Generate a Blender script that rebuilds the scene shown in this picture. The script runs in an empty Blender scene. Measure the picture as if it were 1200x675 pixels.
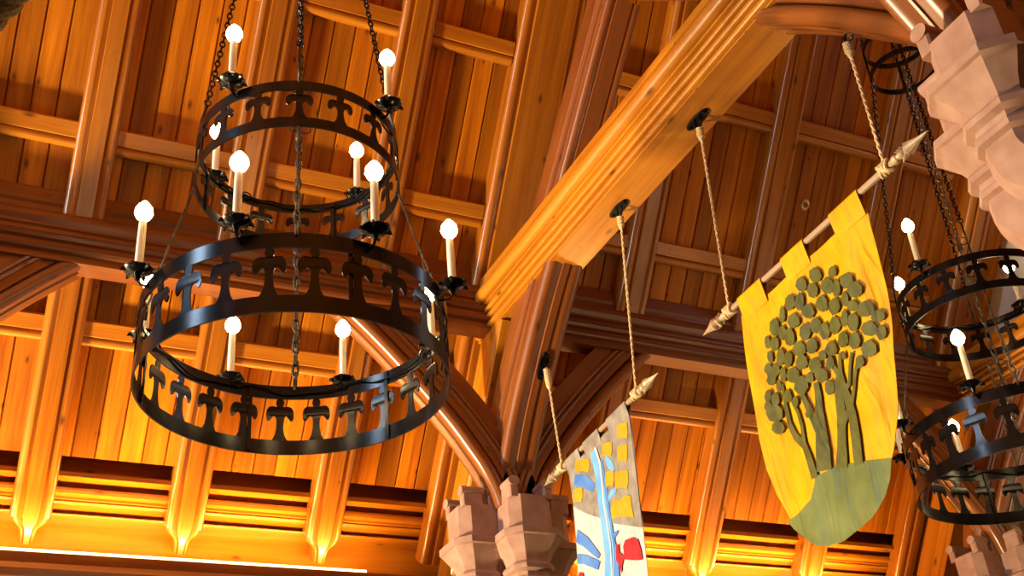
import bpy, math, random
from mathutils import Vector, Matrix
random.seed(7)
SC = bpy.context.scene
COL = SC.collection
H = 1.6                      # eye height; geometry below is written relative to the eye
PI = math.pi
rad = math.radians

# ------------------------------------------------------------------ camera
def make_camera():
    yaw, pitch, roll = rad(28.13), rad(31.542), rad(-5.632)
    cy, sy, cp, sp = math.cos(yaw), math.sin(yaw), math.cos(pitch), math.sin(pitch)
    F = Vector((sy*cp, cy*cp, sp)); R = Vector((cy, -sy, 0)); U = R.cross(F)
    c, s = math.cos(roll), math.sin(roll)
    R2 = c*R + s*U; U2 = -s*R + c*U
    cam = bpy.data.cameras.new('camera'); o = bpy.data.objects.new('camera', cam)
    M = Matrix((R2, U2, -F)).transposed().to_4x4(); M.translation = (0, 0, H)
    o.matrix_world = M
    cam.sensor_fit = 'HORIZONTAL'; cam.sensor_width = 36; cam.lens = 1351.245/1200*36
    cam.clip_start = 0.05; cam.clip_end = 200
    COL.objects.link(o); SC.camera = o
make_camera()

# ------------------------------------------------------------------ materials
def new_mat(name):
    m = bpy.data.materials.new(name); m.use_nodes = True
    nt = m.node_tree; b = nt.nodes['Principled BSDF']
    return m, nt, b
def ramp(nt, stops):
    r = nt.nodes.new('ShaderNodeValToRGB'); e = r.color_ramp.elements
    e[0].position, e[0].color = stops[0][0], (*stops[0][1], 1)
    e[1].position, e[1].color = stops[-1][0], (*stops[-1][1], 1)
    for p, c in stops[1:-1]:
        n = e.new(p); n.color = (*c, 1)
    return r
def math_n(nt, op, a, b=None):
    n = nt.nodes.new('ShaderNodeMath'); n.operation = op
    for i, v in enumerate((a, b)):
        if v is None: continue
        if isinstance(v, (int, float)): n.inputs[i].default_value = v
        else: nt.links.new(v, n.inputs[i])
    return n.outputs[0]
def mixc(nt, fac, a, b, mode='MIX'):
    n = nt.nodes.new('ShaderNodeMix'); n.data_type = 'RGBA'; n.blend_type = mode
    for k, v in ((0, fac), (6, a), (7, b)):
        if isinstance(v, (int, float)): n.inputs[k].default_value = v
        elif isinstance(v, tuple): n.inputs[k].default_value = (*v, 1)
        else: nt.links.new(v, n.inputs[k])
    return n.outputs[2]

def wood(name, dark, light, rough=.4, plank=None, knots=True, coat=.15, grain=9.0):
    m, nt, b = new_mat(name); L = nt.links
    uv = nt.nodes.new('ShaderNodeUVMap')
    sep = nt.nodes.new('ShaderNodeSeparateXYZ'); L.new(uv.outputs[0], sep.inputs[0])
    U, V = sep.outputs[0], sep.outputs[1]
    oi = nt.nodes.new('ShaderNodeObjectInfo')
    off = math_n(nt, 'MULTIPLY', oi.outputs['Random'], 37.0)
    if plank:
        idx = math_n(nt, 'FLOOR', math_n(nt, 'DIVIDE', V, plank))
        wn = nt.nodes.new('ShaderNodeTexWhiteNoise'); wn.noise_dimensions = '1D'; L.new(idx, wn.inputs['W'])
        pr = wn.outputs['Value']
        off = math_n(nt, 'ADD', off, math_n(nt, 'MULTIPLY', pr, 91.0))
    cmb = nt.nodes.new('ShaderNodeCombineXYZ')
    L.new(math_n(nt, 'ADD', math_n(nt, 'MULTIPLY', U, .55), off), cmb.inputs[0])
    L.new(math_n(nt, 'MULTIPLY', V, grain), cmb.inputs[1]); L.new(off, cmb.inputs[2])
    n1 = nt.nodes.new('ShaderNodeTexNoise'); n1.inputs['Scale'].default_value = 1.0
    n1.inputs['Detail'].default_value = 5; n1.inputs['Roughness'].default_value = .6; n1.inputs['Distortion'].default_value = .5
    L.new(cmb.outputs[0], n1.inputs['Vector'])
    mp = nt.nodes.new('ShaderNodeVectorMath'); mp.operation = 'MULTIPLY'; mp.inputs[1].default_value = (3.0, 7.0, 1)
    L.new(cmb.outputs[0], mp.inputs[0])
    n2 = nt.nodes.new('ShaderNodeTexNoise'); n2.inputs['Scale'].default_value = 1.0; n2.inputs['Detail'].default_value = 3
    L.new(mp.outputs[0], n2.inputs['Vector'])
    f = math_n(nt, 'ADD', math_n(nt, 'MULTIPLY', n1.outputs[0], .72), math_n(nt, 'MULTIPLY', n2.outputs[0], .28))
    r = ramp(nt, [(.32, dark), (.66, light)]); L.new(f, r.inputs[0])
    col = r.outputs[0]
    if plank:
        v = math_n(nt, 'ADD', math_n(nt, 'MULTIPLY', pr, .62), .62)
        cv = nt.nodes.new('ShaderNodeCombineXYZ')
        for i in range(3): L.new(v, cv.inputs[i])
        col = mixc(nt, 1.0, col, cv.outputs[0], 'MULTIPLY')
    if knots:
        kc = nt.nodes.new('ShaderNodeCombineXYZ')
        L.new(math_n(nt, 'ADD', math_n(nt, 'MULTIPLY', U, 1.6), off), kc.inputs[0])
        L.new(math_n(nt, 'MULTIPLY', V, 3.6), kc.inputs[1])
        vo = nt.nodes.new('ShaderNodeTexVoronoi'); vo.voronoi_dimensions = '2D'; vo.inputs['Scale'].default_value = 1.0
        L.new(kc.outputs[0], vo.inputs['Vector'])
        wn2 = nt.nodes.new('ShaderNodeSeparateColor'); L.new(vo.outputs['Color'], wn2.inputs[0])
        size = math_n(nt, 'MULTIPLY', math_n(nt, 'SUBTRACT', wn2.outputs[0], .22), .17)
        mr = nt.nodes.new('ShaderNodeMapRange'); mr.interpolation_type = 'SMOOTHSTEP'
        L.new(vo.outputs['Distance'], mr.inputs[0]); mr.inputs[1].default_value = 0
        L.new(math_n(nt, 'MAXIMUM', size, .001), mr.inputs[2]); mr.inputs[3].default_value = .85; mr.inputs[4].default_value = 0
        col = mixc(nt, mr.outputs[0], col, (.045, .012, .003))
    L.new(col, b.inputs['Base Color'])
    b.inputs['Roughness'].default_value = rough
    b.inputs['Coat Weight'].default_value = coat; b.inputs['Coat Roughness'].default_value = .22
    bp = nt.nodes.new('ShaderNodeBump'); bp.inputs['Strength'].default_value = .12; bp.inputs['Distance'].default_value = .01
    L.new(f, bp.inputs['Height']); L.new(bp.outputs[0], b.inputs['Normal'])
    return m

def noisy(name, c1, c2, scale, rough, metal=0, bump=.2, detail=5, coat=0):
    m, nt, b = new_mat(name); L = nt.links
    tc = nt.nodes.new('ShaderNodeTexCoord')
    n = nt.nodes.new('ShaderNodeTexNoise'); n.inputs['Scale'].default_value = scale; n.inputs['Detail'].default_value = detail
    L.new(tc.outputs['Object'], n.inputs['Vector'])
    r = ramp(nt, [(.35, c1), (.68, c2)]); L.new(n.outputs[0], r.inputs[0]); L.new(r.outputs[0], b.inputs['Base Color'])
    b.inputs['Roughness'].default_value = rough; b.inputs['Metallic'].default_value = metal
    b.inputs['Coat Weight'].default_value = coat
    if bump:
        bp = nt.nodes.new('ShaderNodeBump'); bp.inputs['Strength'].default_value = bump; bp.inputs['Distance'].default_value = .01
        L.new(n.outputs[0], bp.inputs['Height']); L.new(bp.outputs[0], b.inputs['Normal'])
    return m

PLANK = .18
M = {}
M['plank'] = wood('pine_planks', (.27, .062, .002), (.64, .225, .006), .5, plank=PLANK, coat=0)
M['rafter'] = wood('rafter_pine', (.22, .058, .004), (.44, .155, .012), .27, coat=.5)
M['purlin'] = wood('purlin_pine', (.28, .072, .003), (.54, .20, .010), .36, coat=.15)
M['beam'] = wood('beam_oak', (.32, .088, .003), (.60, .235, .013), .34, coat=.3)
M['dark'] = wood('dark_oak', (.10, .022, .0035), (.21, .058, .009), .34, coat=.25)
M['brace'] = wood('brace_oak', (.13, .031, .005), (.27, .083, .015), .32, coat=.4)
M['frieze'] = wood('frieze_pine', (.36, .115, .005), (.56, .22, .012), .34, coat=.3)
M['stone'] = noisy('pink_sandstone', (.31, .165, .11), (.40, .235, .165), 9, .8, bump=.12)
M['plaster'] = noisy('plaster', (.62, .55, .44), (.72, .66, .55), 3, .9, bump=.1)
M['iron'] = noisy('black_iron', (.0022, .0022, .0024), (.005, .0048, .005), 22, .2, metal=0, bump=.02)
M['plank'].node_tree.nodes['Principled BSDF'].inputs['Specular IOR Level'].default_value = .25
M['iron'].node_tree.nodes['Principled BSDF'].inputs['Specular IOR Level'].default_value = .28
M['rustyiron'] = noisy('dull_iron', (.04, .03, .02), (.12, .09, .06), 30, .5, metal=.7, bump=.2)
M['rope'] = noisy('hemp_rope', (.50, .33, .14), (.80, .60, .32), 90, .85, bump=.5)
M['pole'] = wood('pole_wood', (.30, .19, .11), (.48, .33, .21), .45, knots=False)
M['finial'] = noisy('dull_brass', (.42, .30, .17), (.66, .52, .34), 25, .4, metal=.4, bump=.1)
M['wax'] = noisy('candle_sleeve', (.86, .76, .52), (.90, .82, .60), 20, .5, bump=0)
def satin(name, c1, c2, rough=.5, sheen=0, sc=5, wr=.6):
    m = noisy(name, c1, c2, sc, rough, bump=.05); b = m.node_tree.nodes['Principled BSDF']
    b.inputs['Sheen Weight'].default_value = sheen
    b.inputs['Specular IOR Level'].default_value = .25
    nt = m.node_tree; L = nt.links
    tc = nt.nodes.new('ShaderNodeTexCoord'); mp = nt.nodes.new('ShaderNodeMapping'); mp.inputs['Rotation'].default_value = (.35, 0, 0); mp.inputs['Scale'].default_value = (1, 9, 2.2)
    n = nt.nodes.new('ShaderNodeTexNoise'); n.inputs['Scale'].default_value = 1.0; n.inputs['Detail'].default_value = 2.5; n.inputs['Distortion'].default_value = .8
    L.new(tc.outputs['Object'], mp.inputs[0]); L.new(mp.outputs[0], n.inputs['Vector'])
    bp = nt.nodes.new('ShaderNodeBump'); bp.inputs['Strength'].default_value = wr; bp.inputs['Distance'].default_value = .06
    L.new(n.outputs[0], bp.inputs['Height']); L.new(bp.outputs[0], b.inputs['Normal'])
    return m
M['yellow'] = satin('yellow_satin', (.62, .30, .002), (.72, .385, .003))
M['olive'] = satin('olive_satin', (.075, .080, .018), (.115, .12, .032), sc=14)
M['olive_light'] = satin('green_satin', (.11, .145, .05), (.17, .215, .08), .35)
M['grey'] = satin('grey_cloth', (.17, .155, .13), (.30, .275, .235), .7, sc=9)
M['white'] = satin('white_cloth', (.48, .43, .43), (.56, .53, .53), .7)
M['blue'] = satin('light_blue_cloth', (.10, .32, .66), (.16, .40, .72), .6)
M['deepblue'] = satin('deep_blue_cloth', (.05, .16, .50), (.10, .25, .62), .6)
M['gold'] = satin('gold_cloth', (.52, .24, .008), (.62, .32, .015), .6)
M['red'] = satin('red_cloth', (.42, .01, .015), (.55, .02, .03), .6)
def emit(name, c, s):
    m, nt, b = new_mat(name)
    b.inputs['Base Color'].default_value = (1, .9, .7, 1)
    b.inputs['Emission Color'].default_value = (*c, 1); b.inputs['Emission Strength'].default_value = s
    return m
M['bulb'] = emit('lit_bulb', (1.0, .74, .36), 30)
M['tube'] = emit('lit_tube', (1.0, .66, .25), 4.5)

# ------------------------------------------------------------------ mesh builder
class MB:
    def __init__(self): self.v = []; self.f = []; self.uv = []; self.mi = []
    def face(self, idx, uvs=None, mi=0):
        self.f.append(tuple(idx)); self.uv.append(uvs if uvs else [(0, 0)]*len(idx)); self.mi.append(mi)
    def sweep(self, profs, frames, closed=True, caps=True, mi=0, loop=False, u0=0, vcoord=None):
        """profs: one list of (a,b) or one per frame; frames: (origin, A, B)"""
        n = len(frames)
        if not isinstance(profs[0][0], (tuple, list)): profs = [profs]*n
        m = len(profs[0]); base = len(self.v); us = [u0]
        for k, (o, A, B) in enumerate(frames):
            o = Vector(o); A = Vector(A); B = Vector(B)
            if k: us.append(us[-1] + (o - Vector(frames[k-1][0])).length)
            for a, b in profs[k]: self.v.append(o + A*a + B*b)
        pv = [0]
        for i in range(m):
            a, b = profs[0][i], profs[0][(i+1) % m]; pv.append(pv[-1] + math.hypot(b[0]-a[0], b[1]-a[1]))
        if vcoord: pv = list(vcoord) + [vcoord[0]]
        for k in range(n if loop else n-1):
            k2 = (k+1) % n; ub = us[k2] if k2 else us[k] + (Vector(frames[k][0])-Vector(frames[0][0])).length
            for i in range(m if closed else m-1):
                j = (i+1) % m
                self.face((base+k*m+i, base+k*m+j, base+k2*m+j, base+k2*m+i),
                          [(us[k], pv[i]), (us[k], pv[i+1]), (ub, pv[i+1]), (ub, pv[i])], mi)
        if caps and closed and not loop:
            self.face([base+i for i in reversed(range(m))], [(profs[0][i][0]*.4, profs[0][i][1]) for i in reversed(range(m))], mi)
            q = base+(n-1)*m
            self.face([q+i for i in range(m)], [(profs[-1][i][0]*.4, profs[-1][i][1]) for i in range(m)], mi)
    def tube(self, pts, r, seg=8, closed=False, mi=0):
        pts = [Vector(p) for p in pts]; n = len(pts); fr = []; prs = []
        up = None
        for i, p in enumerate(pts):
            if closed: t = pts[(i+1) % n] - pts[i-1]
            else: t = pts[min(i+1, n-1)] - pts[max(i-1, 0)]
            t.normalize()
            if up is None:
                up = Vector((0, 0, 1)) if abs(t.z) < .9 else Vector((1, 0, 0))
            A = (up - t*up.dot(t)).normalized(); up = A
            B = t.cross(A); fr.append((p, A, B))
            rr = r[i] if isinstance(r, (list, tuple)) else r
            prs.append([(rr*math.cos(2*PI*k/seg), rr*math.sin(2*PI*k/seg)) for k in range(seg)])
        self.sweep(prs, fr, mi=mi, loop=closed)
    def lathe(self, prof, seg=16, origin=(0, 0, 0), axis=(0, 0, 1), mi=0):
        """prof: (r, h) list along axis"""
        ax = Vector(axis).normalized(); t = Vector((1, 0, 0)) if abs(ax.x) < .8 else Vector((0, 1, 0))
        A = (t - ax*t.dot(ax)).normalized(); B = ax.cross(A); o = Vector(origin)
        self.sweep([[(r*math.cos(2*PI*k/seg), r*math.sin(2*PI*k/seg)) for k in range(seg)] for r, h in prof],
                   [(o + ax*h, A, B) for r, h in prof], mi=mi)
    def box(self, c, s, mi=0, bev=0.0, axes=None):
        c = Vector(c); X, Y, Z = [Vector(a) for a in (axes or ((1, 0, 0), (0, 1, 0), (0, 0, 1)))]
        hx, hy, hz = s[0]/2, s[1]/2, s[2]/2; b = min(bev, hx*.9, hy*.9)
        if b: p = [(-hx+b, -hy), (hx-b, -hy), (hx, -hy+b), (hx, hy-b), (hx-b, hy), (-hx+b, hy), (-hx, hy-b), (-hx, -hy+b)]
        else: p = [(-hx, -hy), (hx, -hy), (hx, hy), (-hx, hy)]
        self.sweep(p, [(c-Z*hz, X, Y), (c+Z*hz, X, Y)], mi=mi)
    def build(self, name, mats, parent=None, smooth=30, lift=True, origin=None):
        me = bpy.data.meshes.new(name)
        o_ = Vector(origin) if origin is not None else Vector((0, 0, 0))
        me.from_pydata([v - o_ for v in self.v], [], self.f)
        uvl = me.uv_layers.new(name='UVMap'); k = 0
        for u in self.uv:
            for q in u: uvl.data[k].uv = q; k += 1
        for m in (mats if isinstance(mats, (list, tuple)) else [mats]): me.materials.append(m)
        me.polygons.foreach_set('material_index', self.mi)
        import bmesh
        bm = bmesh.new(); bm.from_mesh(me)
        bmesh.ops.recalc_face_normals(bm, faces=bm.faces); bm.to_mesh(me); bm.free()
        if smooth:
            me.polygons.foreach_set('use_smooth', [True]*len(me.polygons)); me.set_sharp_from_angle(angle=rad(smooth))
        me.update()
        o = bpy.data.objects.new(name, me); COL.objects.link(o)
        if parent is not None: o.parent = parent; o.location = o_
        else: o.location = o_ + Vector((0, 0, H if lift else 0))
        return o
def tag(o, label, cat, group=None):
    o['label'] = label; o['category'] = cat
    if group: o['group'] = group
    return o
def struct(o): o['kind'] = 'structure'; return o
def thing(name, label, cat, loc=(0, 0, 0), group=None):
    o = bpy.data.objects.new(name, None); COL.objects.link(o); o.empty_display_size = .1
    o.location = Vector(loc) + Vector((0, 0, H)); return tag(o, label, cat, group)
def copy_tree(o, parent=None):
    c = o.copy(); COL.objects.link(c)
    if parent is not None: c.parent = parent
    for ch in list(o.children): copy_tree(ch, c)
    return c

# ------------------------------------------------------------------ roof geometry
K = 1.346                                    # roof slope dz/dy
Q = math.hypot(1, K)
YC = 5.2                                     # nave centre line
SD = Vector((0, 1/Q, -K/Q))                  # down the far slope
NR = Vector((0, -K/Q, -1/Q))                 # into the room, far slope
XA = Vector((1, 0, 0))
def roofz(y): return 5.42 - K*(y-7.8)
def rp(x, y, d=0): return Vector((x, y, roofz(y))) + NR*d
def mir(v): return Vector((v[0], 2*YC-v[1], v[2]))

X0, X1 = -3.4, 9.80
# ceiling boards (both slopes) : V-jointed planks
mb = MB()
i0, i1 = math.floor(X0/PLANK), math.ceil(X1/PLANK)
for side in (0, 1):
    for i in range(i0, i1):
        xa = i*PLANK; xb = xa+PLANK
        pr = [(xa, -.022), (xa+.010, 0), (xb-.010, 0), (xb, -.022), (xb, -.06), (xa, -.06)]
        top, bot = rp(0, YC-.02), rp(0, 8.93)
        n = NR; s = SD
        if side: top, bot, n = mir(top), mir(bot), Vector((0, -NR.y, NR.z))
        mb.sweep(pr, [(top, XA, n), (bot, XA, n)], vcoord=[xa+.001, xa+.007, xb-.007, xb-.001, xb-.001, xa+.001])
struct(mb.build('ceiling', M['plank'], smooth=0))

# purlins on the far slope
PURL = [9.0, 8.36, 7.475, 6.615, 5.76]
def purlin_prof():
    p = [(-.10, -.01), (-.105, .10), (-.095, .112), (.015, .112), (.022, .105), (.022, .09)]
    for k in range(0, 7):
        a = -PI/2*.1 + k/6*PI*.95
        p.append((.060-.040*math.cos(a)*1.0, .072+.040*math.sin(a)))
    p += [(.10, .04), (.10, -.01)]
    return p
BAYS = [(-1.1, 3.72, 'left'), (4.30, 8.85, 'right')]
where = {8.36: 'below the arcade plate', 7.475: 'first above the arcade plate', 6.615: 'second above the arcade plate', 5.76: 'topmost, near the ridge'}
for y in PURL[1:]:
    for xa, xb, nm in BAYS:
        mb = MB(); o = rp(0, y-.02)
        mb.sweep(purlin_prof(), [(o+XA*xa, SD, NR), (o+XA*xb, SD, NR)])
        ob = mb.build('purlin', M['purlin'])
        side = 'behind the near chandelier' if nm == 'left' else 'behind the yellow banner'
        tag(ob, 'round-edged pine purlin %s, roof bay %s' % (where[y], side), 'purlin', 'purlins on the board ceiling')

# common rafters, far slope
def rafter_prof(w, d, r):
    """half width w, depth d, roll radius r: list of (x, depth)"""
    half = [(w, 0), (w, d-r*1.55)]
    for k in range(0, 7):
        a = -.35 + k/6*(PI*.5+.75)
        half.append((w-r+r*math.cos(a), d-r*1.2+r*math.sin(a)))
    half += [(w-2.05*r, d-r*.55), (w-2.2*r, d)]
    return [(-a, b) for a, b in half] + [(a, b) for a, b in reversed(half)]
def make_rafter(x, label, w=.15, d=.17, r=.042, ytip=9.33, group='common rafters', ytop=None, mat='rafter'):
    mb = MB(); pr = rafter_prof(w, d, r)
    top = rp(x, YC+.06 if ytop is None else ytop); bot = rp(x, ytip)
    Ls = (bot-top).length
    stops = [(0, 1), (Ls-.21, 1), (Ls-.205, .90), (Ls-.175, .86), (Ls-.15, .72), (Ls-.13, .54), (Ls-.11, .44), (Ls-.06, .38), (Ls, .36)]
    fr, ps = [], []
    for s, k in stops:
        fr.append((top+SD*s, XA, NR)); ps.append([(a*k, b) for a, b in pr])
    mb.sweep(ps, fr)
    return tag(mb.build('rafter', M[mat], origin=(x, ytip, roofz(ytip))), label, 'rafter', group)
make_rafter(.50, 'pine rafter with carved foot, leftmost in the photo, under the left chandelier candles')
make_rafter(1.66, 'pine rafter with carved foot seen through the left half of the near chandelier')
make_rafter(2.82, 'pine rafter with carved foot passing right of the near chandelier upper tier')
make_rafter(5.34, 'pine rafter running down behind the hook of the grey and blue banner')
make_rafter(6.66, 'pine rafter running down just left of the yellow banner pole')
make_rafter(8.00, 'pine rafter running down behind the yellow banner green tip')

# ------------------------------------------------------------------ arcade plates (heavy moulded longitudinal beam)
plate_pr = [(.18, .62), (-.02, .62), (-.02, .50), (0, .48), (0, .44), (-.05, .40), (-.075, .36), (-.08, .32), (-.055, .285), (-.055, .265),
            (-.035, .255), (-.035, .225), (-.06, .205), (-.075, .18), (-.06, .155), (-.035, .145), (-.035, .115), (-.055, .105), (-.065, .085), (-.055, .065),
            (-.02, .055), (-.02, .0), (.16, 0), (.18, .02)]
def plate(far):
    mb = MB(); y = 7.72
    A = Vector((0, 1, 0)); o = Vector((0, y, 4.9))
    if not far: o = mir(o); A = Vector((0, -1, 0))
    mb.sweep(plate_pr, [(o+XA*X0, A, (0, 0, 1)), (o+XA*9.8, A, (0, 0, 1))])
    ob = mb.build('arcade_plate', M['dark'])
    return tag(ob, 'heavy dark moulded plate beam running across the whole far roof' if far else 'dark moulded plate beam above the near stone capital', 'beam')
plate(True); plate(False)

# ------------------------------------------------------------------ trusses
def prof_brace(hw, depth, r):
    """(x across, n: 0 at the soffit, + away from it). flat soffit, edge rolls, side beads."""
    half = [(0, 0), (hw-2*r-.012, 0), (hw-2*r-.006, .012)]
    for k in range(0, 9):
        a = -PI*.5-.5 + k/8*(PI+1.0)
        half.append((hw-r+r*math.cos(a), r*.95+r*math.sin(a)))
    z = 2*r
    half += [(hw-.03, z+.01), (hw-.03, z+.07), (hw-.012, z+.078), (hw-.006, z+.094), (hw-.014, z+.108), (hw-.026, z+.113),
             (hw-.012, z+.122), (hw-.006, z+.136), (hw-.014, z+.15), (hw-.03, z+.156), (hw-.03, depth)]
    return half + [(-a, b) for a, b in reversed(half[1:])]
CURVE = [(.205, 3.30), (.25, 3.45), (.32, 3.60), (.42, 3.75), (.565, 3.95), (.76, 4.18), (1.0, 4.44), (1.27, 4.71), (1.56, 4.97)]
def fine(c, n=4):
    out = []
    for i in range(len(c)-1):
        p0 = Vector(c[max(i-1, 0)]); p1 = Vector(c[i]); p2 = Vector(c[i+1]); p3 = Vector(c[min(i+2, len(c)-1)])
        for k in range(n):
            t = k/n
            out.append(.5*((2*p1)+(p2-p0)*t+(2*p0-5*p1+4*p2-p3)*t*t+(3*p1-p0-3*p2+p3)*t**3))
    out.append(Vector(c[-1])); return out
def arch_brace(origin, Dv, Wv, prof, label, group, mat, name='arch_brace'):
    """curve in plane (Dv, Z) from origin(x,y); Wv across"""
    pts = fine(CURVE); fr = []; Dv = Vector(Dv); Z = Vector((0, 0, 1)); o = Vector(origin)
    for i, p in enumerate(pts):
        a = pts[max(i-1, 0)]; b = pts[min(i+1, len(pts)-1)]; t = (b-a).normalized()
        nrm = Vector((-t.y, t.x))                      # away from the opening
        fr.append((o + Dv*p.x + Z*p.y, Vector(Wv), Dv*nrm.x + Z*nrm.y))
    mb = MB(); mb.sweep(prof, fr)
    return tag(mb.build(name, mat), label, 'brace', group)

def collar(X, label):
    mb = MB(); w = .155; z = 4.9
    side = [(w, 0), (w, .012)]
    def roll(cx, cz, r, a0=-100, a1=100, n=8):
        return [(cx+r*math.cos(rad(a0+(a1-a0)*k/n)), cz+r*math.sin(rad(a0+(a1-a0)*k/n))) for k in range(n+1)]
    side += [(w-.025, .016)] + roll(w+.012, .044, .024) + [(w-.02, .074), (w-.02, .082)] + roll(w+.030, .106, .021) + [(w, .134), (w, .140)] + roll(w+.046, .162, .020) + [(w+.012, .188), (w+.012, .198)]
    side += [(w+.07, .204), (w+.072, .214), (w+.060, .218)] + roll(w+.082, .285, .062, -100, 75, 12) + [(w+.08, .355), (w+.08, .46)]
    pr = side + [(-a, b) for a, b in reversed(side)]
    mb.sweep(pr, [((X, 8.22, z), XA, (0, 0, 1)), ((X, 2*YC-8.22, z), XA, (0, 0, 1))])
    return tag(mb.build('collar_beam', M['beam'], origin=(X, YC, z)), label, 'beam', 'collar beams of the roof trusses')

def principal(X, label, far=True, seen=True):
    t = thing('principal_rafter', label, 'rafter', rp(X, 9.3) if far else mir(rp(X, 9.3)), 'principal rafters')
    org = rp(X, 9.3) if far else mir(rp(X, 9.3))
    def P(v): return v if far else mir(v)
    nr = NR if far else Vector((0, -NR.y, NR.z)); sd = SD if far else Vector((0, -SD.y, SD.z))
    def part(pr, ya, yb, name, mat, cut=None):
        mb = MB(); a, b = P(rp(X, ya)), P(rp(X, yb))
        fr = [(a, XA, nr), (b, XA, nr)]; ps = [pr, pr]
        mb.sweep(ps, fr)
        mb.v = [v-org for v in mb.v]
        o = mb.build(name, mat, parent=t); return o
    part([(a-(.20 if X > 9 else 0), b) for a, b in rafter_prof(.30 if X < 9 else .16, .17, .05)], YC+.05, 9.3, 'outer_rafter', M['rafter'])
    bl = [(-.15, .22), (-.15, .50), (-.14, .51), (-.14, .53), (-.15, .54), (-.15, .58), (.15, .58), (.15, .22)]
    part(bl, 7.95, 9.4, 'inner_blade', M['beam'])
    return t
def strut(X, label, far):
    a, b = Vector((X, 6.58, 5.2)), Vector((X, 5.22, 6.49))
    if not far: a, b = mir(a), mir(b)
    d = (b-a).normalized(); n = d.cross(XA)
    if n.z > 0: n = -n
    mb = MB(); pr = [(p, q-.40) for p, q in prof_brace(.15, .42, .035)]
    mb.sweep([(p, -q-.4) for p, q in pr], [(a, XA, -n*-1), (b, XA, n)])
    return tag(mb.build('upper_strut', M['brace']), label, 'brace', 'upper struts above the collar beams')

# stone capital -----------------------------------------------------
def octo(hx, hy, c):
    return [(-hx+c, -hy), (hx-c, -hy), (hx, -hy+c), (hx, hy-c), (hx-c, hy), (-hx+c, hy), (-hx, hy-c), (-hx, -hy+c)]
CAP = [(-5.05, .125), (-.70, .125), (-.685, .15), (-.66, .155), (-.64, .15), (-.63, .135), (-.60, .14), (-.58, .17), (-.55, .175), (-.53, .165),
       (-.52, .15), (-.50, .15), (-.44, .175), (-.37, .225), (-.345, .24), (-.335, .255), (-.285, .255), (-.27, .22), (-.255, .195), (-.22, .185), (0, .185)]
def capital(X, far, label):
    s = 1 if far else -1
    yb = 8.02 if far else 2*YC-8.02
    zt = 3.34 if far else 3.43
    kz = 1.0 if far else .86
    CAPS = [(h*kz, w) for h, w in CAP]
    t = thing('stone_capital', label, 'capital', (X, yb, zt-.8), 'stone capitals under the roof trusses')
    org = Vector((X, yb, zt-.8))
    def unit(cx, cy, name, ax):
        """ax: direction (dx,dy) the brace leaves"""
        mb = MB(); A = XA; B = Vector((0, 1, 0))
        o = Vector((X+cx, yb+s*cy, zt)); fr, ps = [], []
        for k in range(9, -1, -1):
            q = k/9*PI/2*.93; r = .40 if far else .26
            fr.append((o+Vector((0, s*r*(1-math.cos(q)), -.72*kz-r*math.sin(q))), A, Vector((0, math.cos(q), s*math.sin(q))))); w = .125+.02*k/9; ps.append(octo(w, w, w*.42))
        for h, w in CAPS[1:]:
            fr.append((o+Vector((0, 0, h)), A, B)); ps.append(octo(w, w, w*.42))
        mb.sweep(ps, fr)
        mb.v = [v-org for v in mb.v]
        u = mb.build(name, M['stone'], parent=t, smooth=25)
        # crenel ears either side of the brace foot
        d = Vector((ax[0], s*ax[1], 0)); w = Vector((-d.y, d.x, 0))
        for q in (-1, 1):
            e = MB()
            for k, (f0, ln) in enumerate(((.085, .17), (-.11, .12))):
                c = o + w*(q*.148) + d*f0
                e.box(c+Vector((0, 0, .04)), (ln, .075, .12), axes=(d, w, (0, 0, 1)), bev=.01)
                e.sweep([(.048*math.cos(2*PI*i/12), .042*math.sin(2*PI*i/12)) for i in range(12)],
                        [(c-d*ln*.55+Vector((0, 0, .11)), w, (0, 0, 1)), (c+d*ln*.55+Vector((0, 0, .11)), w, (0, 0, 1))])
            e.v = [v-org for v in e.v]
            e.build('ear', M['stone'], parent=t, smooth=35)
        return u
    unit(-.30, -.02, 'corbel', (-1, 0)); unit(0, -.30, 'corbel', (0, -1)); unit(.30, -.02, 'corbel', (1, 0))
    mb = MB(); mb.box((X, yb+s*.62, zt-2.87), (.62, .5, 4.14), bev=.06); mb.box((X, yb+s*.60, zt-1.02), (.74, .62, .12), bev=.05)
    mb.v = [v-org for v in mb.v]; mb.build('pier', M['stone'], parent=t, smooth=25)
    mb = MB(); o = Vector((X, yb+s*.06, zt))
    mb.sweep([octo(w+.05, w+.05, .05) for h, w in CAPS[1:]], [(o+Vector((0, 0, h-.04)), XA, (0, 1, 0)) for h, w in CAPS[1:]])
    mb.v = [v-org for v in mb.v]
    mb.build('core', M['stone'], parent=t, smooth=25)
    return t

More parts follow.
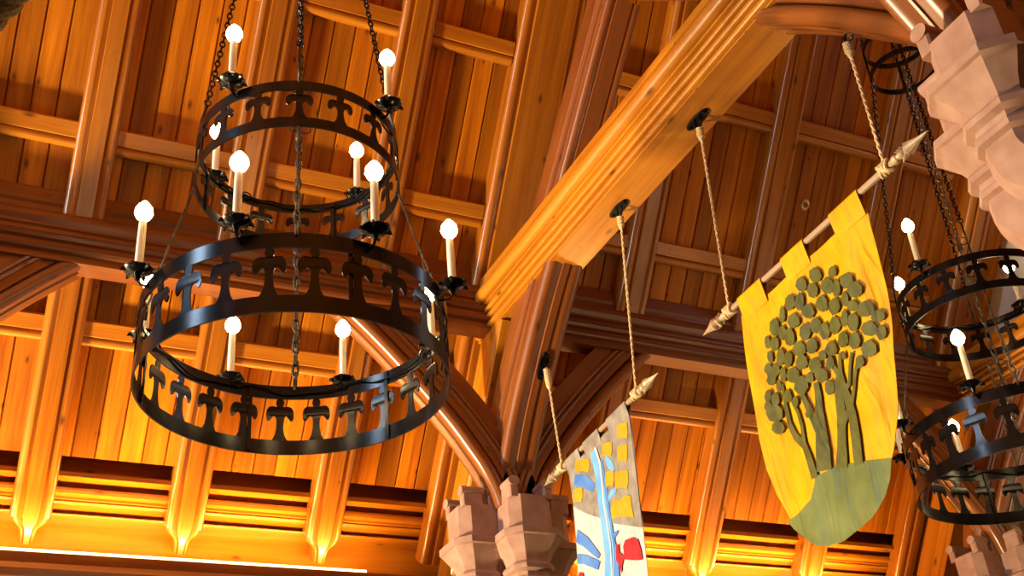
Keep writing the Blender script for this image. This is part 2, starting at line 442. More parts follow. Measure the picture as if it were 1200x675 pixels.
def truss(X, n):
    who = {0: 'left truss outside the frame', 1: 'middle truss', 2: 'gable end truss at right'}[n]
    if n: collar(X, 'molded collar beam crossing diagonally over the hooks' if n == 1 else 'molded collar beam behind the far chandelier by the gable wall')
    principal(X, 'broad principal rafter of the %s, on the far roof slope' % who)
    if n: principal(X, 'broad principal rafter of the %s, on the near roof slope' % who, far=False)
    bp = prof_brace(.165, .47, .062); wp = prof_brace(.135, .40, .058)
    for far in (True, False):
        s = 1 if far else -1
        y0 = 8.05 if far else 2*YC-8.05
        slope = 'far' if far else 'near'
        if n:
            arch_brace((X, y0, 0), (0, -s, 0), (1, 0, 0), bp, 'curved cross brace above the %s stone capital of the %s' % (slope, who), 'cross braces', M['brace'])
            if n == 1: strut(X, 'upper strut above the %s end of the collar beam, %s' % (slope, who), far)
        yw = 7.84 if far else 2*YC-7.84
        for q in (-1, 1):
            if (q == 1 and n == 2) or (n == 0 and (q < 0 or not far)): continue   # outside the room or never in view
            arch_brace((X, yw, 0), (q, 0, 0), (0, 1, 0), wp, 'curved wind brace leaning %s from the %s capital, %s' % ('left' if q < 0 else 'right', slope, who),
                       'wind braces under the plate beams', M['brace'], 'wind_brace')
        if n: capital(X, far, 'pink stone capital carrying the %s end of the %s' % (slope, who))
TR = [-.95, 4.03, 9.48]
for n, X in enumerate(TR): truss(X, n)

# ------------------------------------------------------------------ walls, frieze, cove
mb = MB()
mb.box((9.92, YC, 3.8), (.2, 10.4, 10.8)); struct(mb.build('wall_right', M['plaster'], smooth=0))
mb = MB()
mb.box((3.0, 9.65, 1.0), (13.2, .3, 5.2)); struct(mb.build('wall_back', M['plaster'], smooth=0))
YW = 9.46
# boarded frieze under the rafter feet: (y, z)
fr_pr = [(9.5, 4.25), (8.92, 4.25), (8.92, 4.10), (9.28, 4.10), (9.28, 3.80), (8.99, 3.80), (8.98, 3.79), (8.98, 3.755), (9.20, 3.75), (9.20, 3.715), (9.085, 3.705), (9.07, 3.68), (9.075, 3.655), (9.10, 3.645),
         (9.12, 3.645), (9.12, 3.625), (9.14, 3.62), (9.13, 3.605), (9.15, 3.59), (9.36, 3.588), (9.36, 3.552), (9.235, 3.548), (9.23, 3.54), (9.24, 3.53), (9.40, 3.526), (9.42, 3.52), (9.42, 2.9), (9.5, 2.9)]
def extr(pr, xa, xb, name, mat, lab=None):
    m = MB(); m.sweep(pr, [(Vector((xa, 0, 0)), (0, 1, 0), (0, 0, 1)), (Vector((xb, 0, 0)), (0, 1, 0), (0, 0, 1))])
    return m.build(name, mat)
struct(extr(fr_pr, X0, 9.80, 'trim_1', M['frieze']))
cor_pr = [(9.5, 2.93), (9.00, 2.93), (9.00, 3.105), (8.90, 3.105), (8.885, 3.09), (8.86, 3.01), (8.90, 2.98), (8.90, 2.92), (8.98, 2.86), (9.02, 2.80), (9.02, 2.70), (9.5, 2.70)]
struct(extr(cor_pr, X0, 9.80, 'trim_2', M['dark']))

# ------------------------------------------------------------------ chandeliers
def ring(mb, R, z0, z1, t=.010, seg=96):
    fr = []
    for k in range(seg):
        a = 2*PI*k/seg; d = Vector((math.cos(a), math.sin(a), 0)); fr.append((d*R, d, Vector((0, 0, 1))))
    mb.sweep([(-t/2, z0), (t/2, z0), (t/2, z1), (-t/2, z1)], fr, loop=True)
def fleur(mb, R, a, z0, z1, w):
    """cross-shaped iron ornament following the band, between z0 and z1"""
    h = z1-z0
    half = [(.60, 0), (.50, .04), (.34, .14), (.255, .28), (.235, .42), (.255, .50), (.33, .565), (.46, .58), (.60, .53), (.74, .47), (.88, .46), (.98, .53),
            (1.0, .62), (.95, .71), (.82, .775), (.62, .80), (.42, .80), (.26, .79), (.22, .81), (.29, .86), (.28, .93), (.16, .985), (0, 1.0)]
    pts = [(x, y) for x, y in half] + [(-x, y) for x, y in reversed(half[:-1])]
    base = len(mb.v); n = len(pts)
    for rr in (R-.004, R+.004):
        for x, y in pts:
            b = a + x*w/R; mb.v.append(Vector((rr*math.cos(b), rr*math.sin(b), z0+y*h)))
    for i in range(n):
        j = (i+1) % n; mb.face((base+i, base+j, base+n+j, base+n+i))
    # front and back faces: one n-gon each, split into triangles by Blender when shaded
    from mathutils.geometry import tessellate_polygon
    tri = tessellate_polygon([[Vector((x*w, y*h, 0)) for x, y in pts]])
    for t in tri:
        mb.face([base+i for i in t]); mb.face([base+n+i for i in reversed(t)])
def chain(mb, a, b, link=.05, r=.0045, wd=.013):
    a, b = Vector(a), Vector(b); d = b-a; n = max(2, int(d.length/(link*.78))); t = d.normalized()
    up = Vector((0, 0, 1)) if abs(t.z) < .9 else Vector((1, 0, 0))
    A = (up-t*up.dot(t)).normalized(); B = t.cross(A)
    for i in range(n):
        c = a + d*((i+.5)/n); W = A if i % 2 else B; pts = []
        for k in range(8):
            q = 2*PI*k/8; pts.append(c + t*(link*.5*math.cos(q)) + W*(wd*math.sin(q)))
        mb.tube(pts, r, 5, closed=True)
def candle(root, R, a, z):
    """bracket + drip pan + sleeve + bulb, outside a band at angle a; z = pan height"""
    d = Vector((math.cos(a), math.sin(a), 0)); s = Vector((-d.y, d.x, 0)); p = d*R + Vector((0, 0, z))
    mb = MB()
    ps = [(.012, -.055), (.016, -.045), (.022, -.03), (.018, -.018), (.06, -.008), (.074, .004), (.070, .012), (.05, .004), (.028, .002), (.026, .025), (.020, .025)]
    mb.lathe(ps, 14, p)
    for q in range(6):       # leaf-like tips round the pan
        b = 2*PI*q/6; e = Vector((math.cos(b), math.sin(b), 0))
        mb.tube([p+e*.05, p+e*.075+Vector((0, 0, .002)), p+e*.086+Vector((0, 0, -.012))], [.012, .012, .004], 6)
    mb.tube([p+Vector((0, 0, -.05)), p-d*.02+Vector((0, 0, -.075)), p-d*.055+Vector((0, 0, -.08)), p-d*.06+Vector((0, 0, -.05))], .008, 6)
    pan = mb.build('candle_bracket', M['iron'], parent=root)
    mb = MB(); mb.lathe([(.021, 0), (.021, .15), (.0195, .27), (.013, .278), (.008, .279)], 14, p+Vector((0, 0, .02)))
    c = mb.build('candle', M['wax'], parent=root)
    mb = MB(); mb.lathe([(.008, 0), (.012, .006), (.036, .026), (.047, .052), (.043, .080), (.027, .106), (.010, .126), (.001, .132)], 14, p+Vector((0, 0, .297)))
    b = mb.build('bulb', M['bulb'], parent=c)
def chandelier(loc, label):
    root = thing('chandelier', label, 'chandelier', loc, 'two-tier iron chandeliers')
    R1, R2 = .80, .575
    b1, b2, b3, b4 = (0, .088), (.352, .436), (1.28, 1.342), (1.535, 1.597)
    for nm, R, z in (('band', R1, b1), ('band', R1, b2), ('band', R2, b3), ('band', R2, b4)):
        mb = MB(); ring(mb, R, *z); mb.build(nm, M['iron'], parent=root)
    for k in range(24):
        mb = MB(); fleur(mb, R1, 2*PI*(k+.35)/24, b1[1]-.004, b2[0]+.006, .080); mb.build('fleur_ornament', M['iron'], parent=root)
    for k in range(16):
        mb = MB(); fleur(mb, R2, 2*PI*(k+.3)/16, b3[1]-.004, b4[0]+.006, .074); mb.build('fleur_ornament', M['iron'], parent=root)
    for R, za, zb, n, a0 in ((R1, b1[0], b2[1], 6, 33), (R2, b3[0], b4[1], 4, 52)):
        for k in range(n):
            a = rad(a0)+2*PI*k/n; d = Vector((math.cos(a), math.sin(a), 0)); mb = MB()
            mb.box(d*(R-.012)+Vector((0, 0, (za+zb)/2)), (.008, .022, zb-za-.02), axes=(d, (-d.y, d.x, 0), (0, 0, 1)))
            mb.build('strap', M['iron'], parent=root)
    for R, z, n in ((R1, b2[1]-.03, 8), (R2, b4[1]-.02, 4)):     # black flex clipped inside the band
        mb = MB(); pts = []
        for k in range(96):
            a = 2*PI*k/96; rr = R-.018+.004*math.sin(a*11); pts.append((rr*math.cos(a), rr*math.sin(a), z-.012+.018*math.sin(a*n+1)+.008*math.sin(a*17)))
        mb.tube(pts, .006, 6, closed=True)
        for k in range(n):
            a = 2*PI*(k+.2)/n; c = Vector(((R-.02)*math.cos(a), (R-.02)*math.sin(a), z)); s = Vector((-math.sin(a), math.cos(a), 0))
            mb.tube([c+s*.03*math.cos(q)+Vector((0, 0, .02*math.sin(q)+.005)) for q in [i*2*PI/10 for i in range(10)]], .005, 5, closed=True)
        mb.build('electric_flex', M['iron'], parent=root)
    for k in range(8): candle(root, R1+.06, rad(10+45*k), b2[1]+.045)
    for k in range(4): candle(root, R2+.045, rad(38+90*k), b4[1]+.04)
    # chains : lower tier to upper tier, upper tier to the small hoop
    zh = 3.86
    for k in range(4):
        a = rad(-16+90*k+ 0); d = Vector((math.cos(a), math.sin(a), 0))
        p0 = d*R1+Vector((0, 0, b2[1])); p1 = d*R2+Vector((0, 0, b3[0]))
        mb = MB(); q = p0.lerp(p1, .45)
        chain(mb, p0, q, .10, .006, .016)
        mb.tube([q, q+d*.004, p1], .007, 6)
        mb.tube([p0+Vector((0, 0, -.02))+d*.012, p0+Vector((0, 0, .02)), p0+Vector((0, 0, .05))], .008, 6)
        mb.build('chain', M['rustyiron'], parent=root)
        p2 = d*R2+Vector((0, 0, b4[1])); p3 = d*.27+Vector((0, 0, zh)); q = p2.lerp(p3, .13)
        mb = MB()
        mb.tube([p2+Vector((0, 0, -.03)), p2+Vector((0, 0, .03)), p2.lerp(q, .6)+d*.012, q], .008, 6)
        mb.tube([q+Vector((.02*math.cos(t), 0, .02*math.sin(t)+.02)) for t in [i*2*PI/10 for i in range(10)]], .005, 5, closed=True)
        chain(mb, q+Vector((0, 0, .03)), p3, .052, .0055, .015)
        mb.build('chain', M['iron'], parent=root)
    # centre chain with ringed hooks
    mb = MB(); chain(mb, (0, 0, .02), (0, 0, zh), .085, .006, .016)
    for z in (.95, 1.75, 2.05):
        for s in (-1, 1):
            mb.tube([Vector((s*.035+.035*math.cos(t), 0, z+.035*math.sin(t))) for t in [i*2*PI/12 for i in range(12)]], .005, 5, closed=True)
        mb.lathe([(.006, -.10), (.024, -.09), (.016, -.02), (.012, .02), (.006, .05)], 8, (0, 0, z))
    mb.build('chain', M['rustyiron'], parent=root)
    hp = bpy.data.objects.new('hoop', None)
    mb = MB(); ring(mb, .28, zh-.04, zh+.01, .014, 40); ring(mb, .28, zh+.27, zh+.32, .014, 40)
    for k in range(4):
        a = rad(-16+90*k); d = Vector((math.cos(a), math.sin(a), 0)); mb.box(d*.28+Vector((0, 0, zh+.14)), (.016, .03, .3), axes=(d, (-d.y, d.x, 0), (0, 0, 1)))
    mb.build('hoop', M['iron'], parent=root)
    for k in range(4):
        a = rad(-16+90*k); d = Vector((math.cos(a), math.sin(a), 0)); mb = MB()
        chain(mb, d*.28+Vector((0, 0, zh+.32)), (0, 0, zh+1.9), .052, .0055, .015); mb.build('chain', M['iron'], parent=root)
    return root
CZ = 2.745
ch = chandelier((1.46, YC, CZ), 'black iron two-tier candle chandelier hanging at left in front of the roof')
c2 = copy_tree(ch); c2.location = Vector((6.76, YC, CZ+H)); c2.rotation_euler = (0, rad(1.2), rad(-30))
c2['label'] = 'black iron two-tier candle chandelier cut off by the right edge of the photo'

# ------------------------------------------------------------------ banners
XB = 4.05
def pole(root, y0, y1, z0, z1, org):
    a, b = Vector((XB, y0, z0)), Vector((XB, y1, z1)); d = (b-a).normalized()
    mb = MB(); mb.tube([a, b], .019, 12); mb.v = [v-org for v in mb.v]
    p = mb.build('pole', M['pole'], parent=root)
    for e, s in ((a, -1), (b, 1)):
        mb = MB(); ax = d*s
        mb.lathe([(.02, -.03), (.026, -.02), (.026, 0), (.018, .01), (.018, .02), (.036, .035), (.030, .05), (.014, .06), (.040, .085), (.034, .10), (.018, .15), (.001, .23)], 10, e, ax)
        for q in range(4):    # barb petals
            t = Vector((1, 0, 0)) if q % 2 else ax.cross(Vector((1, 0, 0))); t = t*(1 if q < 2 else -1)
            mb.tube([e+ax*.07, e+ax*.045+t*.03, e+ax*.03+t*.05], [.012, .010, .002], 6)
        mb.v = [v-org for v in mb.v]
        mb.build('finial', M['finial'], parent=p)
def rope(a, b, label, wrap=0):
    a, b = Vector(a), Vector(b); mb = MB()
    for s in range(2):
        pts = []
        n = 60
        for i in range(n+1):
            t = i/n; q = t*(b-a).length/.05*PI + s*PI
            pts.append(a.lerp(b, t)+Vector((.0045*math.cos(q), .0045*math.sin(q), 0)))
        mb.tube(pts, .0065, 6)
    for k in range(5):   # knot round the pole
        yk = b.y - .03 + .015*k; pts = []
        for i in range(14):
            q = 2*PI*i/14; pts.append(Vector((b.x+.030*math.cos(q), yk+.01*math.sin(q*2+k), b.z-.025+.032*math.sin(q))))
        mb.tube(pts, .009, 6, closed=True)
    mb.lathe([(.008, -.12), (.018, -.10), (.020, -.06), (.024, -.04), (.018, -.02), (.008, 0)], 10, a, (a-b).normalized())
    for k in range(4):
        pts = []
        for i in range(10):
            q = 2*PI*i/10; pts.append(a+(b-a).normalized()*(.015+.02*k)+Vector((.02*math.cos(q), .02*math.sin(q), .006*math.sin(q))))
        mb.tube(pts, .008, 6, closed=True)
    if wrap: mb.lathe([(.014, 0), (.026, .02), (.028, wrap*.5), (.022, wrap-.03), (.010, wrap)], 10, a, (b-a).normalized())
    return tag(mb.build('rope', M['rope'], origin=a), label, 'rope', 'ropes holding the banners')
def hook(p, tang, nrm, label):
    """oval iron plate with a staple, on a soffit; tang along the soffit, nrm out of it"""
    p, t, n = Vector(p), Vector(tang).normalized(), Vector(nrm).normalized(); w = t.cross(n)
    root = thing('hook_plate', label, 'hook', p, 'iron hook plates for the banners')
    pr = []
    for k in range(28):
        a = 2*PI*k/28; c, s = math.cos(a), math.sin(a); pr.append((.12*(abs(c)**.8)*(1 if c > 0 else -1), .042*s*(1 if abs(c) < .75 else 1.0)))
    mb = MB(); mb.sweep([pr, pr, [(a*.93, b*.85) for a, b in pr]], [(-n*.004, t, w), (n*.008, t, w), (n*.013, t, w)])
    for k in (-1, 1): mb.lathe([(.014, .01), (.012, .02), (.002, .024)], 10, t*(.085*k), n)
    mb.build('plate', M['iron'], parent=root)
    mb = MB(); mb.tube([t*.03-n*0, t*.032+n*.04, t*.02+n*.062, n*.07, -t*.02+n*.062, -t*.032+n*.04, -t*.03], .009, 8)
    mb.build('staple', M['iron'], parent=root)

def fold1(y, z):
    return fold1_(y, z) + .035*max(0.0, min(1.0, (redge(z)+.05-y)/.05))**2*max(0.0, min(1.0, (z-2.12)*4))
def redge(z):
    E_ = ((3.60, 3.58), (3.1, 3.49), (2.7, 3.49), (2.4, 3.56), (2.15, 3.70), (1.9, 4.0), (1.8, 4.4))
    for (a, ya), (b, yb) in zip(E_, E_[1:]):
        if b <= z <= a: return yb+(ya-yb)*(z-b)/(a-b)
    return 3.3
def fold1_(y, z):
    d = max(0, 3.40-z)
    return (.014*math.sin(y*14+z*2.6)+.006*math.sin(y*27-z*5))*min(1, d*1.6+.15)*max(.25, 1-max(0, d-1.1)*1.6) + .02*math.sin(z*2.2+y*2)*d*.5
def fold2(y, z):
    d = max(0, 3.38-z)
    return .02*math.sin(y*13+z*1.2)*min(1, d*1.5+.1)
def resample(pl, n):
    P = [Vector(p) for p in pl]; L = [0]
    for i in range(1, len(P)): L.append(L[-1]+(P[i]-P[i-1]).length)
    out = []; j = 0
    for k in range(n):
        s = L[-1]*k/(n-1)
        while j < len(P)-2 and L[j+1] < s: j += 1
        out.append(P[j].lerp(P[j+1], (s-L[j])/max(1e-9, L[j+1]-L[j])))
    return out
# photo outline -> points of the banner's own plane X = XB (camera ray meets plane)
CAMM = SC.camera.matrix_world.to_3x3()
def pt(u, v):
    d = CAMM @ Vector(((u-600)/1351.245, -(v-337.5)/1351.245, -1)); k = XB/d.x
    return (d.y*k, d.z*k)
def sheet(mb, Lp, Rp, n, m, fold, off, thick=.004, mi=0):
    Ls, Rs = resample(Lp, n), resample(Rp, n); base = len(mb.v)
    for side in (0, 1):
        for i in range(n):
            for j in range(m):
                p = Ls[i].lerp(Rs[i], j/(m-1)); mb.v.append(Vector((XB+fold(p.x, p.y)-off+(thick if side else 0), p.x, p.y)))
    N = n*m
    for i in range(n-1):
        for j in range(m-1):
            a = base+i*m+j; mb.face((a, a+1, a+m+1, a+m), mi=mi); a += N; mb.face((a+m, a+m+1, a+1, a), mi=mi)
    edge = [i*m for i in range(n)] + [(n-1)*m+j for j in range(1, m)] + [i*m+m-1 for i in range(n-2, -1, -1)] + [j for j in range(m-2, 0, -1)]
    for q in range(len(edge)):
        a, b = base+edge[q], base+edge[(q+1) % len(edge)]; mb.face((a, a+N, b+N, b), mi=mi)
def patch(mb, poly, fold, off, mi=0, sub=2, thick=.0025):
    """poly in banner plane (y,z), star-shaped about its centroid; follows the folds"""
    P = [Vector(p) for p in poly]; n = len(P); c = sum(P, Vector((0, 0)))/n; base = len(mb.v)
    rings = [1.0] + [k/(sub+1) for k in range(sub, 0, -1)]
    X = lambda p, o: Vector((XB+fold(p.x, p.y)-o, p.x, p.y))
    for p in P: mb.v.append(X(p, off-thick))
    for r in rings:
        for p in P: mb.v.append(X(c+(p-c)*r, off))
    mb.v.append(X(c, off)); ci = len(mb.v)-1
    for k in range(len(rings)):
        for i in range(n):
            j = (i+1) % n; a = base+k*n
            mb.face((a+i, a+j, a+n+j, a+n+i), mi=mi)
    a = base+len(rings)*n
    for i in range(n): mb.face((a+i, a+(i+1) % n, ci), mi=mi)
def ribbon(mb, pts, fold, off, mi=0, thick=.0025, step=.03):
    """pts (y,z,width) stroke on the banner plane"""
    Q_ = []
    for i in range(len(pts)-1):
        a, b = Vector(pts[i]), Vector(pts[i+1]); n = max(1, int((Vector((a.x, a.y))-Vector((b.x, b.y))).length/step))
        for k in range(n): Q_.append(a.lerp(b, k/n))
    Q_.append(Vector(pts[-1])); base = len(mb.v); X = lambda y, z, o: Vector((XB+fold(y, z)-o, y, z))
    for i, q in enumerate(Q_):
        t = Q_[min(i+1, len(Q_)-1)]-Q_[max(i-1, 0)]; t = Vector((t.x, t.y)).normalized(); w = Vector((-t.y, t.x))*q.z*.5
        for s, o in ((-1, off-thick), (-1, off), (1, off), (1, off-thick)):
            mb.v.append(X(q.x+w.x*s, q.y+w.y*s, o))
    for i in range(len(Q_)-1):
        for k in range(3):
            a = base+i*4+k; mb.face((a, a+1, a+5, a+4), mi=mi)
def tabs(mb, spans, zpole, top, fold, mi=0, drop=.14):
    """loops over the pole: (y0,y1) spans ; flap down to the cloth"""
    for y0, y1 in spans:
        prof = [(-.004, -drop)]
        for k in range(11):
            a = PI - k/10*PI; prof.append((.027*math.cos(a), .027*math.sin(a)))
        prof.append((.004, -drop))
        inner = [(a*.8, b*.8 if b > 0 else b) for a, b in reversed(prof)]
        zz0, zz1 = zpole(y0), zpole(y1)
        mb.sweep(prof+inner, [((XB, y0, zz0), XA, (0, 0, 1)), ((XB, y1, zz1), XA, (0, 0, 1))], mi=mi)

# ---- yellow banner with the tree
org = Vector((XB, 4.1, 1.8))
B1 = thing('banner', 'yellow satin banner with a green leafy tree, hanging at right', 'banner', org, 'banners hanging from the truss')
pole(B1, 4.87, 3.27, 3.45, 3.49, org)
zp1 = lambda y: 3.45+(4.87-y)/1.6*.04
Lp = [pt(*p) for p in [(866, 345), (869, 370), (876, 420), (884, 470), (891, 515), (899, 550), (909, 580), (922, 607), (937, 625), (952, 636), (962, 639.5)]]
Rp = [pt(*p) for p in [(1007, 224), (1016, 250), (1026, 290), (1035, 335), (1042, 380), (1047, 430), (1049, 480), (1048, 525), (1041, 563), (1027, 594), (1010, 617), (990, 633), (975, 639), (966, 640)]]
mb = MB()
# top of the cloth sits a little under the pole
L0 = Vector((Lp[0][0], zp1(Lp[0][0])-.10)); R0 = Vector((Rp[0][0], zp1(Rp[0][0])-.10))
sheet(mb, [L0]+Lp[1:], [R0]+Rp[1:], 90, 80, fold1, 0)
ys = [pt(866, 345)[0]+.0, pt(893, 322)[0], pt(918, 305)[0], pt(944, 284)[0], pt(975, 256)[0], pt(1007, 224)[0]]
tabs(mb, [(ys[0], ys[1]), (ys[2], ys[3]), (ys[4], ys[5])], zp1, 0, fold1)
mb.v = [v-org for v in mb.v]; mb.build('cloth', M['yellow'], parent=B1, smooth=60)
# green ground
def z3(x, y, ox, oy): return pt(ox+x/3, oy+y/3)
g = [(362, 482), (410, 447), (455, 408), (466, 350), (470, 322), (490, 318), (528, 293), (575, 281), (640, 274), (741, 262)]
gb = [(741, 262), (737, 330), (722, 395), (700, 440), (680, 468), (630, 508), (570, 553), (510, 571), (478, 569), (455, 561), (410, 531), (385, 510), (362, 482)]
topl = [z3(x, y, 800, 450) for x, y in g]; botl = [z3(x, y, 800, 450) for x, y in reversed(gb)]
mb = MB()
n_, m_ = 90, 40; T_, B_ = resample(topl, n_), resample(botl, n_)
def lens_sheet(mb, T_, B_, fold, off, m_):
    base = len(mb.v); n_ = len(T_)
    for i in range(n_):
        for j in range(m_):
            p = T_[i].lerp(B_[i], j/(m_-1)); mb.v.append(Vector((XB+fold(p.x, p.y)-off, p.x, p.y)))
    for i in range(n_-1):
        for j in range(m_-1):
            a = base+i*m_+j; mb.face((a, a+1, a+m_+1, a+m_))
lens_sheet(mb, T_, B_, fold1, .010, m_)
mb.v = [v-org for v in mb.v]
gp = mb.build('ground_panel', M['olive_light'], parent=B1, smooth=60)
# tree
mb = MB()
def st(pts, ox=800, oy=450, k=3):
    out = []
    for x, y, w in pts:
        a, b = pt(ox+x/k-w/k*.5, oy+y/k), pt(ox+x/k+w/k*.5, oy+y/k); c = pt(ox+x/k, oy+y/k)
        out.append((c[0], c[1], math.hypot(a[0]-b[0], a[1]-b[1])*1.0))
    return out
TRUNKS = [
 [(470, 330, 24), (452, 262, 24), (434, 215, 22), (396, 185, 19), (372, 140, 15), (357, 70, 12), (346, 0, 10)],
 [(437, 220, 16), (430, 150, 13), (416, 100, 11), (395, 70, 9), (380, 35, 7)],
 [(502, 305, 46), (497, 235, 38), (491, 180, 30), (481, 100, 22), (478, 40, 19), (472, -5, 16)],
 [(489, 172, 24), (461, 110, 17), (440, 60, 13), (425, 25, 10)],
 [(556, 295, 42), (556, 200, 38), (558, 110, 35), (548, 40, 28), (540, 0, 22), (545, -40, 14)],
 [(566, 140, 20), (596, 70, 18), (613, 15, 14), (622, -45, 12), (628, -80, 9)],
 [(629, 285, 36), (616, 190, 33), (601, 110, 30), (581, 50, 28), (561, 10, 25), (549, -40, 20), (552, -110, 12)],
 [(563, 20, 18), (590, 0, 15), (600, -60, 12), (607, -110, 8)],
 [(545, -30, 14), (520, -70, 10), (512, -105, 7)]]
for t in TRUNKS: ribbon(mb, st(t), fold1, .015)
LV = [(472,295,40,52),(533,282,32,38),(425,328,34,50),(588,315,46,52),(512,332,46,56),(462,348,36,52),(547,340,28,60),(616,348,46,54),(388,392,36,58),(421,390,26,62),
 (492,395,42,57),(540,405,42,58),(580,378,28,52),(609,403,38,40),(652,413,52,58),(357,433,24,58),(402,457,46,50),(447,422,36,50),(690,437,40,44),(328,478,33,62),(357,497,27,52),
 (440,495,31,60),(470,470,31,57),(540,472,46,56),(578,447,25,62),(610,460,37,62),(663,483,52,52),(498,490,34,57),(702,495,28,54),(303,530,19,48),(328,537,33,52),(385,513,42,62),
 (575,522,42,58),(616,525,33,62),(462,543,28,57),(522,550,43,52),(422,555,46,50),(660,553,48,60),(310,580,20,42),(350,583,33,58),(380,590,31,57),(430,600,42,52),(303,622,20,40),
 (330,622,26,44),(470,612,33,53),(492,575,20,36),(515,600,24,46),(355,645,24,48),(400,650,42,46),(490,646,38,50),(455,655,24,36),(575,578,20,30),(635,600,26,44),(312,660,24,40)]
LV2 = [(100,505,46,62),(35,520,30,62),(145,535,32,52),(8,505,22,60),(35,585,60,84),(50,652,50,62),(170,458,58,84),(255,408,46,64),(232,362,42,60),(130,410,62,72),(78,405,36,70),(20,400,34,60),(48,455,24,56),(290,465,40,70),(205,590,26,40),(10,555,26,50)]
rl = random.Random(3)
def leaf(cx, cy, w, h, ox, oy, k):
    poly = []; n = 7; ph = rl.uniform(-.25, .25)
    shp = [1.05, .98, 1.0, .95, .95, 1.0, .98]
    for i in range(n):
        a = 2*PI*i/n - PI/2 + ph; r = shp[i]*rl.uniform(1.0, 1.2)
        poly.append(pt(ox+(cx+w*.5*r*math.cos(a))/k, oy+(cy+h*.5*r*math.sin(a))/k))
    return poly
for cx, cy, w, h in LV: patch(mb, leaf(cx, cy, w, h, 800, 225, 3), fold1, .018, sub=1)
for cx, cy, w, h in LV2: patch(mb, leaf(cx, cy, w, h, 900, 338, 3.993), fold1, .018, sub=1)
mb.v = [v-org for v in mb.v]
ta = mb.build('tree_applique', M['olive'], parent=B1, smooth=60); ta['label'] = 'olive green tree with many leaves'

# ---- grey, white and blue banner
org = Vector((XB, 6.5, 2.0))
B2 = thing('banner', 'grey and white banner with a blue stream and gold patches, lower centre', 'banner', org, 'banners hanging from the truss')
pole(B2, 7.14, 5.87, 3.36, 3.44, org)
zp2 = lambda y: 3.36+(7.14-y)/1.27*.08
def q2(x, y): return pt(640+x/2.875, 440+y/2.872)
Lp = [q2(*p) for p in [(75, 310), (82, 365), (90, 420), (105, 560), (112, 675), (118, 800)]]
Rp = [q2(*p) for p in [(275, 95), (284, 170), (292, 240), (306, 400), (325, 560), (336, 675), (346, 790)]]
Lp[0] = (Lp[0][0], zp2(Lp[0][0])-.06); Rp[0] = (Rp[0][0], zp2(Rp[0][0])-.06)
Lv, Rv = resample(Lp, 41), resample(Rp, 41)
mb = MB(); sheet(mb, Lp, Rp, 40, 24, fold2, 0)
e = [q2(75, 310)[0], q2(118, 262)[0], q2(133, 245)[0], q2(184, 192)[0], q2(212, 162)[0], q2(275, 95)[0]]
mb.v = [v-org for v in mb.v]; mb.build('cloth', M['white'], parent=B2, smooth=60)
mb = MB(); tabs(mb, [(e[0], e[1]), (e[2], e[3]), (e[4], e[5])], zp2, 0, fold2, drop=.10)
gT = resample([Lv[0], Rv[0]], 24); gB = resample([q2(95, 440), q2(150, 470), q2(225, 497), q2(318, 512)], 24)
lens_sheet(mb, gT, gB, fold2, .005, 14)
mb.v = [v-org for v in mb.v]; mb.build('upper_panel', M['grey'], parent=B2, smooth=60)
mb = MB()
def rib2(pts, off, mi): ribbon(mb, [(*q2(x, y), w/2.875/150*1.15) for x, y, w in pts], fold2, off, mi)
rib2([(160, 250, 34), (178, 330, 42), (188, 420, 52), (205, 520, 66), (218, 600, 70), (215, 690, 74), (210, 780, 80)], .009, 0)
rib2([(185, 290, 26), (205, 400, 30), (225, 520, 30), (240, 600, 34), (250, 690, 30)], .0085, 1)
rib2([(168, 243, 9), (186, 300, 10), (192, 360, 10), (196, 430, 10), (212, 500, 10), (226, 570, 10), (231, 690, 10)], .0125, 2)
rib2([(112, 540, 34), (140, 560, 28), (175, 610, 14)], .008, 1)
rib2([(114, 618, 26), (140, 620, 24), (175, 640, 22)], .008, 1)
rib2([(100, 352, 30), (135, 358, 34), (160, 380, 24)], .008, 1)
rib2([(205, 275, 12), (222, 300, 26), (236, 318, 10)], .008, 0)
rib2([(212, 430, 14), (228, 400, 18), (244, 385, 14)], .008, 0)
rib2([(228, 560, 12), (244, 535, 12), (252, 525, 6)], .008, 1)
for c in [(126, 303, 46, 46), (114, 403, 32, 52), (211, 249, 36, 50), (259, 186, 34, 56), (259, 262, 30, 62), (222, 348, 32, 56), (258, 350, 36, 66)]:
    x, y, w, h = c
    patch(mb, [q2(x+w*.5*a, y+h*.5*b) for a, b in ((-1, -.7), (0, -.9), (.9, -1), (1, .2), (.8, .95), (0, .8), (-.8, 1), (-1, .2))], fold2, .010, mi=3)
patch(mb, [q2(*p) for p in [(238, 418), (256, 420), (268, 402), (282, 405), (286, 445), (292, 478), (262, 474), (234, 484), (232, 450)]], fold2, .010, mi=3)
patch(mb, [q2(*p) for p in [(268, 575), (272, 555), (288, 545), (304, 552), (314, 585), (320, 620), (298, 622), (272, 620)]], fold2, .010, mi=4)
patch(mb, [q2(*p) for p in [(248, 572), (256, 568), (258, 596), (272, 608), (266, 640), (266, 668), (258, 640), (248, 622)]], fold2, .010, mi=4)
patch(mb, [q2(*p) for p in [(118, 672), (124, 662), (136, 666), (140, 690), (120, 700)]], fold2, .010, mi=4)
mb.v = [v-org for v in mb.v]
mb.build('applique', [M['blue'], M['deepblue'], M['white'], M['gold'], M['red']], parent=B2, smooth=60)

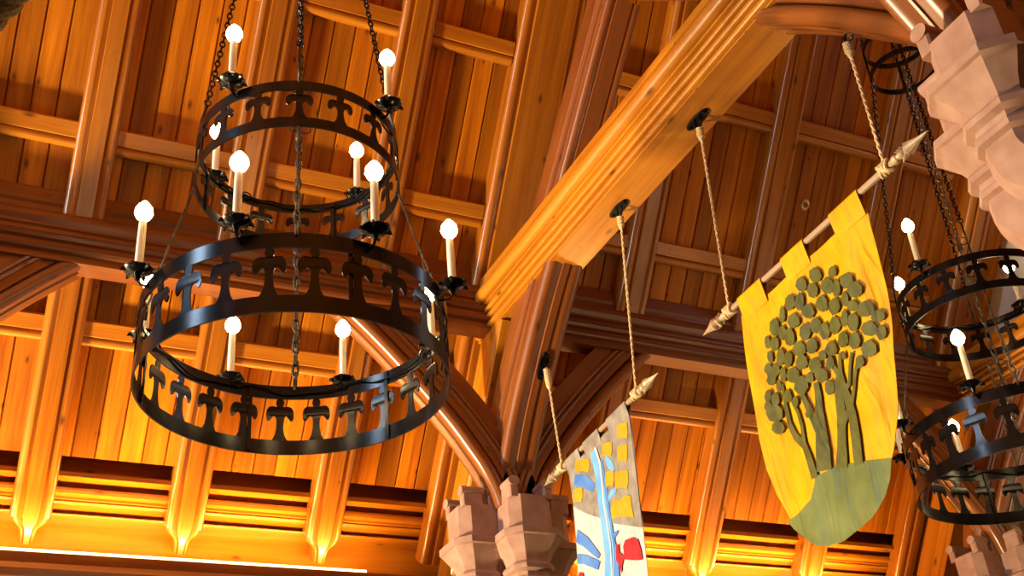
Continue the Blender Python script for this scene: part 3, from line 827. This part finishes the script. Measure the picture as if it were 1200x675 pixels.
# hooks and ropes
def hk(y, z, tang, nrm, lab, ylow, zlow, rl_, wrap=0):
    hook((XB, y, z), tang, nrm, lab)
    n = Vector(nrm).normalized()
    rope(Vector((XB, y, z))+n*.07, (XB, ylow, zlow+.03), rl_, wrap)
hk(4.71, 4.9, (0, 1, 0), (0, 0, -1), 'iron hook plate on the collar beam, right one of two', 4.80, zp1(4.80), 'rope down to the left end of the yellow banner pole')
hk(5.78, 4.9, (0, 1, 0), (0, 0, -1), 'iron hook plate on the collar beam, left one of two', 5.93, zp2(5.93), 'rope down to the right end of the grey banner pole')
hk(3.30, 4.42, (0, .70, .72), (0, .72, -.70), 'iron hook plate under the near curved brace, above the spear tip', 3.36, zp1(3.36), 'rope down to the right end of the yellow banner pole')
hk(7.18, 4.30, (0, -.70, .72), (0, -.72, -.70), 'iron hook plate low on the dark face of the middle brace', 7.06, zp2(7.06), 'rope down to the left end of the grey banner pole, yellow wrapping on top', .20)

# thick rope end in the top left corner
def ray_pt(u, v, dist):
    d = CAMM @ Vector(((u-600)/1351.245, -(v-337.5)/1351.245, -1)); return d.normalized()*dist
a_, b_ = ray_pt(-62, 78, 2.55), ray_pt(78, -62, 2.75)
mb = MB()
for q in range(3):
    pts = []
    for i in range(61):
        t = i/60; p = a_.lerp(b_, t); ax = (b_-a_).normalized(); e1 = ax.orthogonal().normalized(); e2 = ax.cross(e1); w_ = t*16+q*2*PI/3
        pts.append(p+e1*.012*math.cos(w_)+e2*.012*math.sin(w_))
    mb.tube(pts, .0135, 8)
tag(mb.build('rope', M['rope'], origin=a_), 'thick twisted rope crossing the extreme top left corner of the photo', 'rope')
# small round fitting on the boards
mb = MB(); p = rp(7.14, 7.004)
mb.lathe([(.028, -.02), (.028, .0), (.030, .012), (.045, .016), (.055, .010), (.058, -.005)], 20, (0, 0, 0), NR)
o = mb.build('ring_fitting', M['finial']); o.location = p+Vector((0, 0, H)); tag(o, 'small round metal fitting set in the ceiling boards beside the yellow banner', 'fitting')

# ------------------------------------------------------------------ light
def area(name, loc, target, sx, sy, power, color):
    l = bpy.data.lights.new(name, 'AREA'); l.shape = 'RECTANGLE'; l.size = sx; l.size_y = sy; l.energy = power; l.color = color
    o = bpy.data.objects.new(name, l); COL.objects.link(o); o.location = Vector(loc)+Vector((0, 0, H))
    o.rotation_euler = (Vector(target)-Vector(loc)).to_track_quat('-Z', 'Y').to_euler(); return o
WARM = (1, .53, .15)
for k, (xa, xb) in enumerate(((-1.3, 3.15), (4.95, 8.6))):
    mb = MB(); mb.box(((xa+xb)/2, 8.955, 3.105), (xb-xa, .03, .07), bev=.008)
    tag(mb.build('cove_light', M['tube'], origin=((xa+xb)/2, 8.955, 3.1)), 'long lit strip lamp behind the wall cornice, %s bay' % ('left' if not k else 'right'), 'lamp', 'cove lights')
    area('cove_lamp', ((xa+xb)/2, 8.975, 3.135), ((xa+xb)/2, 8.86, 4.3), xb-xa, .03, 150*(xb-xa)/4, WARM)
area('hall_light', (-4.6, 8.6, -.9), (3, 6.3, 4.6), 0.7, 0.7, 1650, (1, .74, .43))
area('gable_window', (-6.5, 4.75, 7.9), (1, 4.7, 3.1), 1.2, 2.0, 170, (.55, .74, 1.0))
area('gable_window', (9.7, 4.5, 8.0), (2, 4.5, 3.1), 1.0, 1.4, 30, (.55, .74, 1.0))
area('window_light', (-9, 6.2, 4.2), (3, 6.5, 5.5), 1.0, 3, 330, (.80, .90, 1.0))
w = bpy.data.worlds.new('world'); SC.world = w; w.use_nodes = True
w.node_tree.nodes['Background'].inputs[0].default_value = (1.0, .60, .34, 1); w.node_tree.nodes['Background'].inputs[1].default_value = .025
SC.view_settings.view_transform = 'Standard'; SC.view_settings.look = 'None'; SC.view_settings.gamma = 1
SC.view_settings.use_curve_mapping = False; SC.view_settings.exposure = 0.5
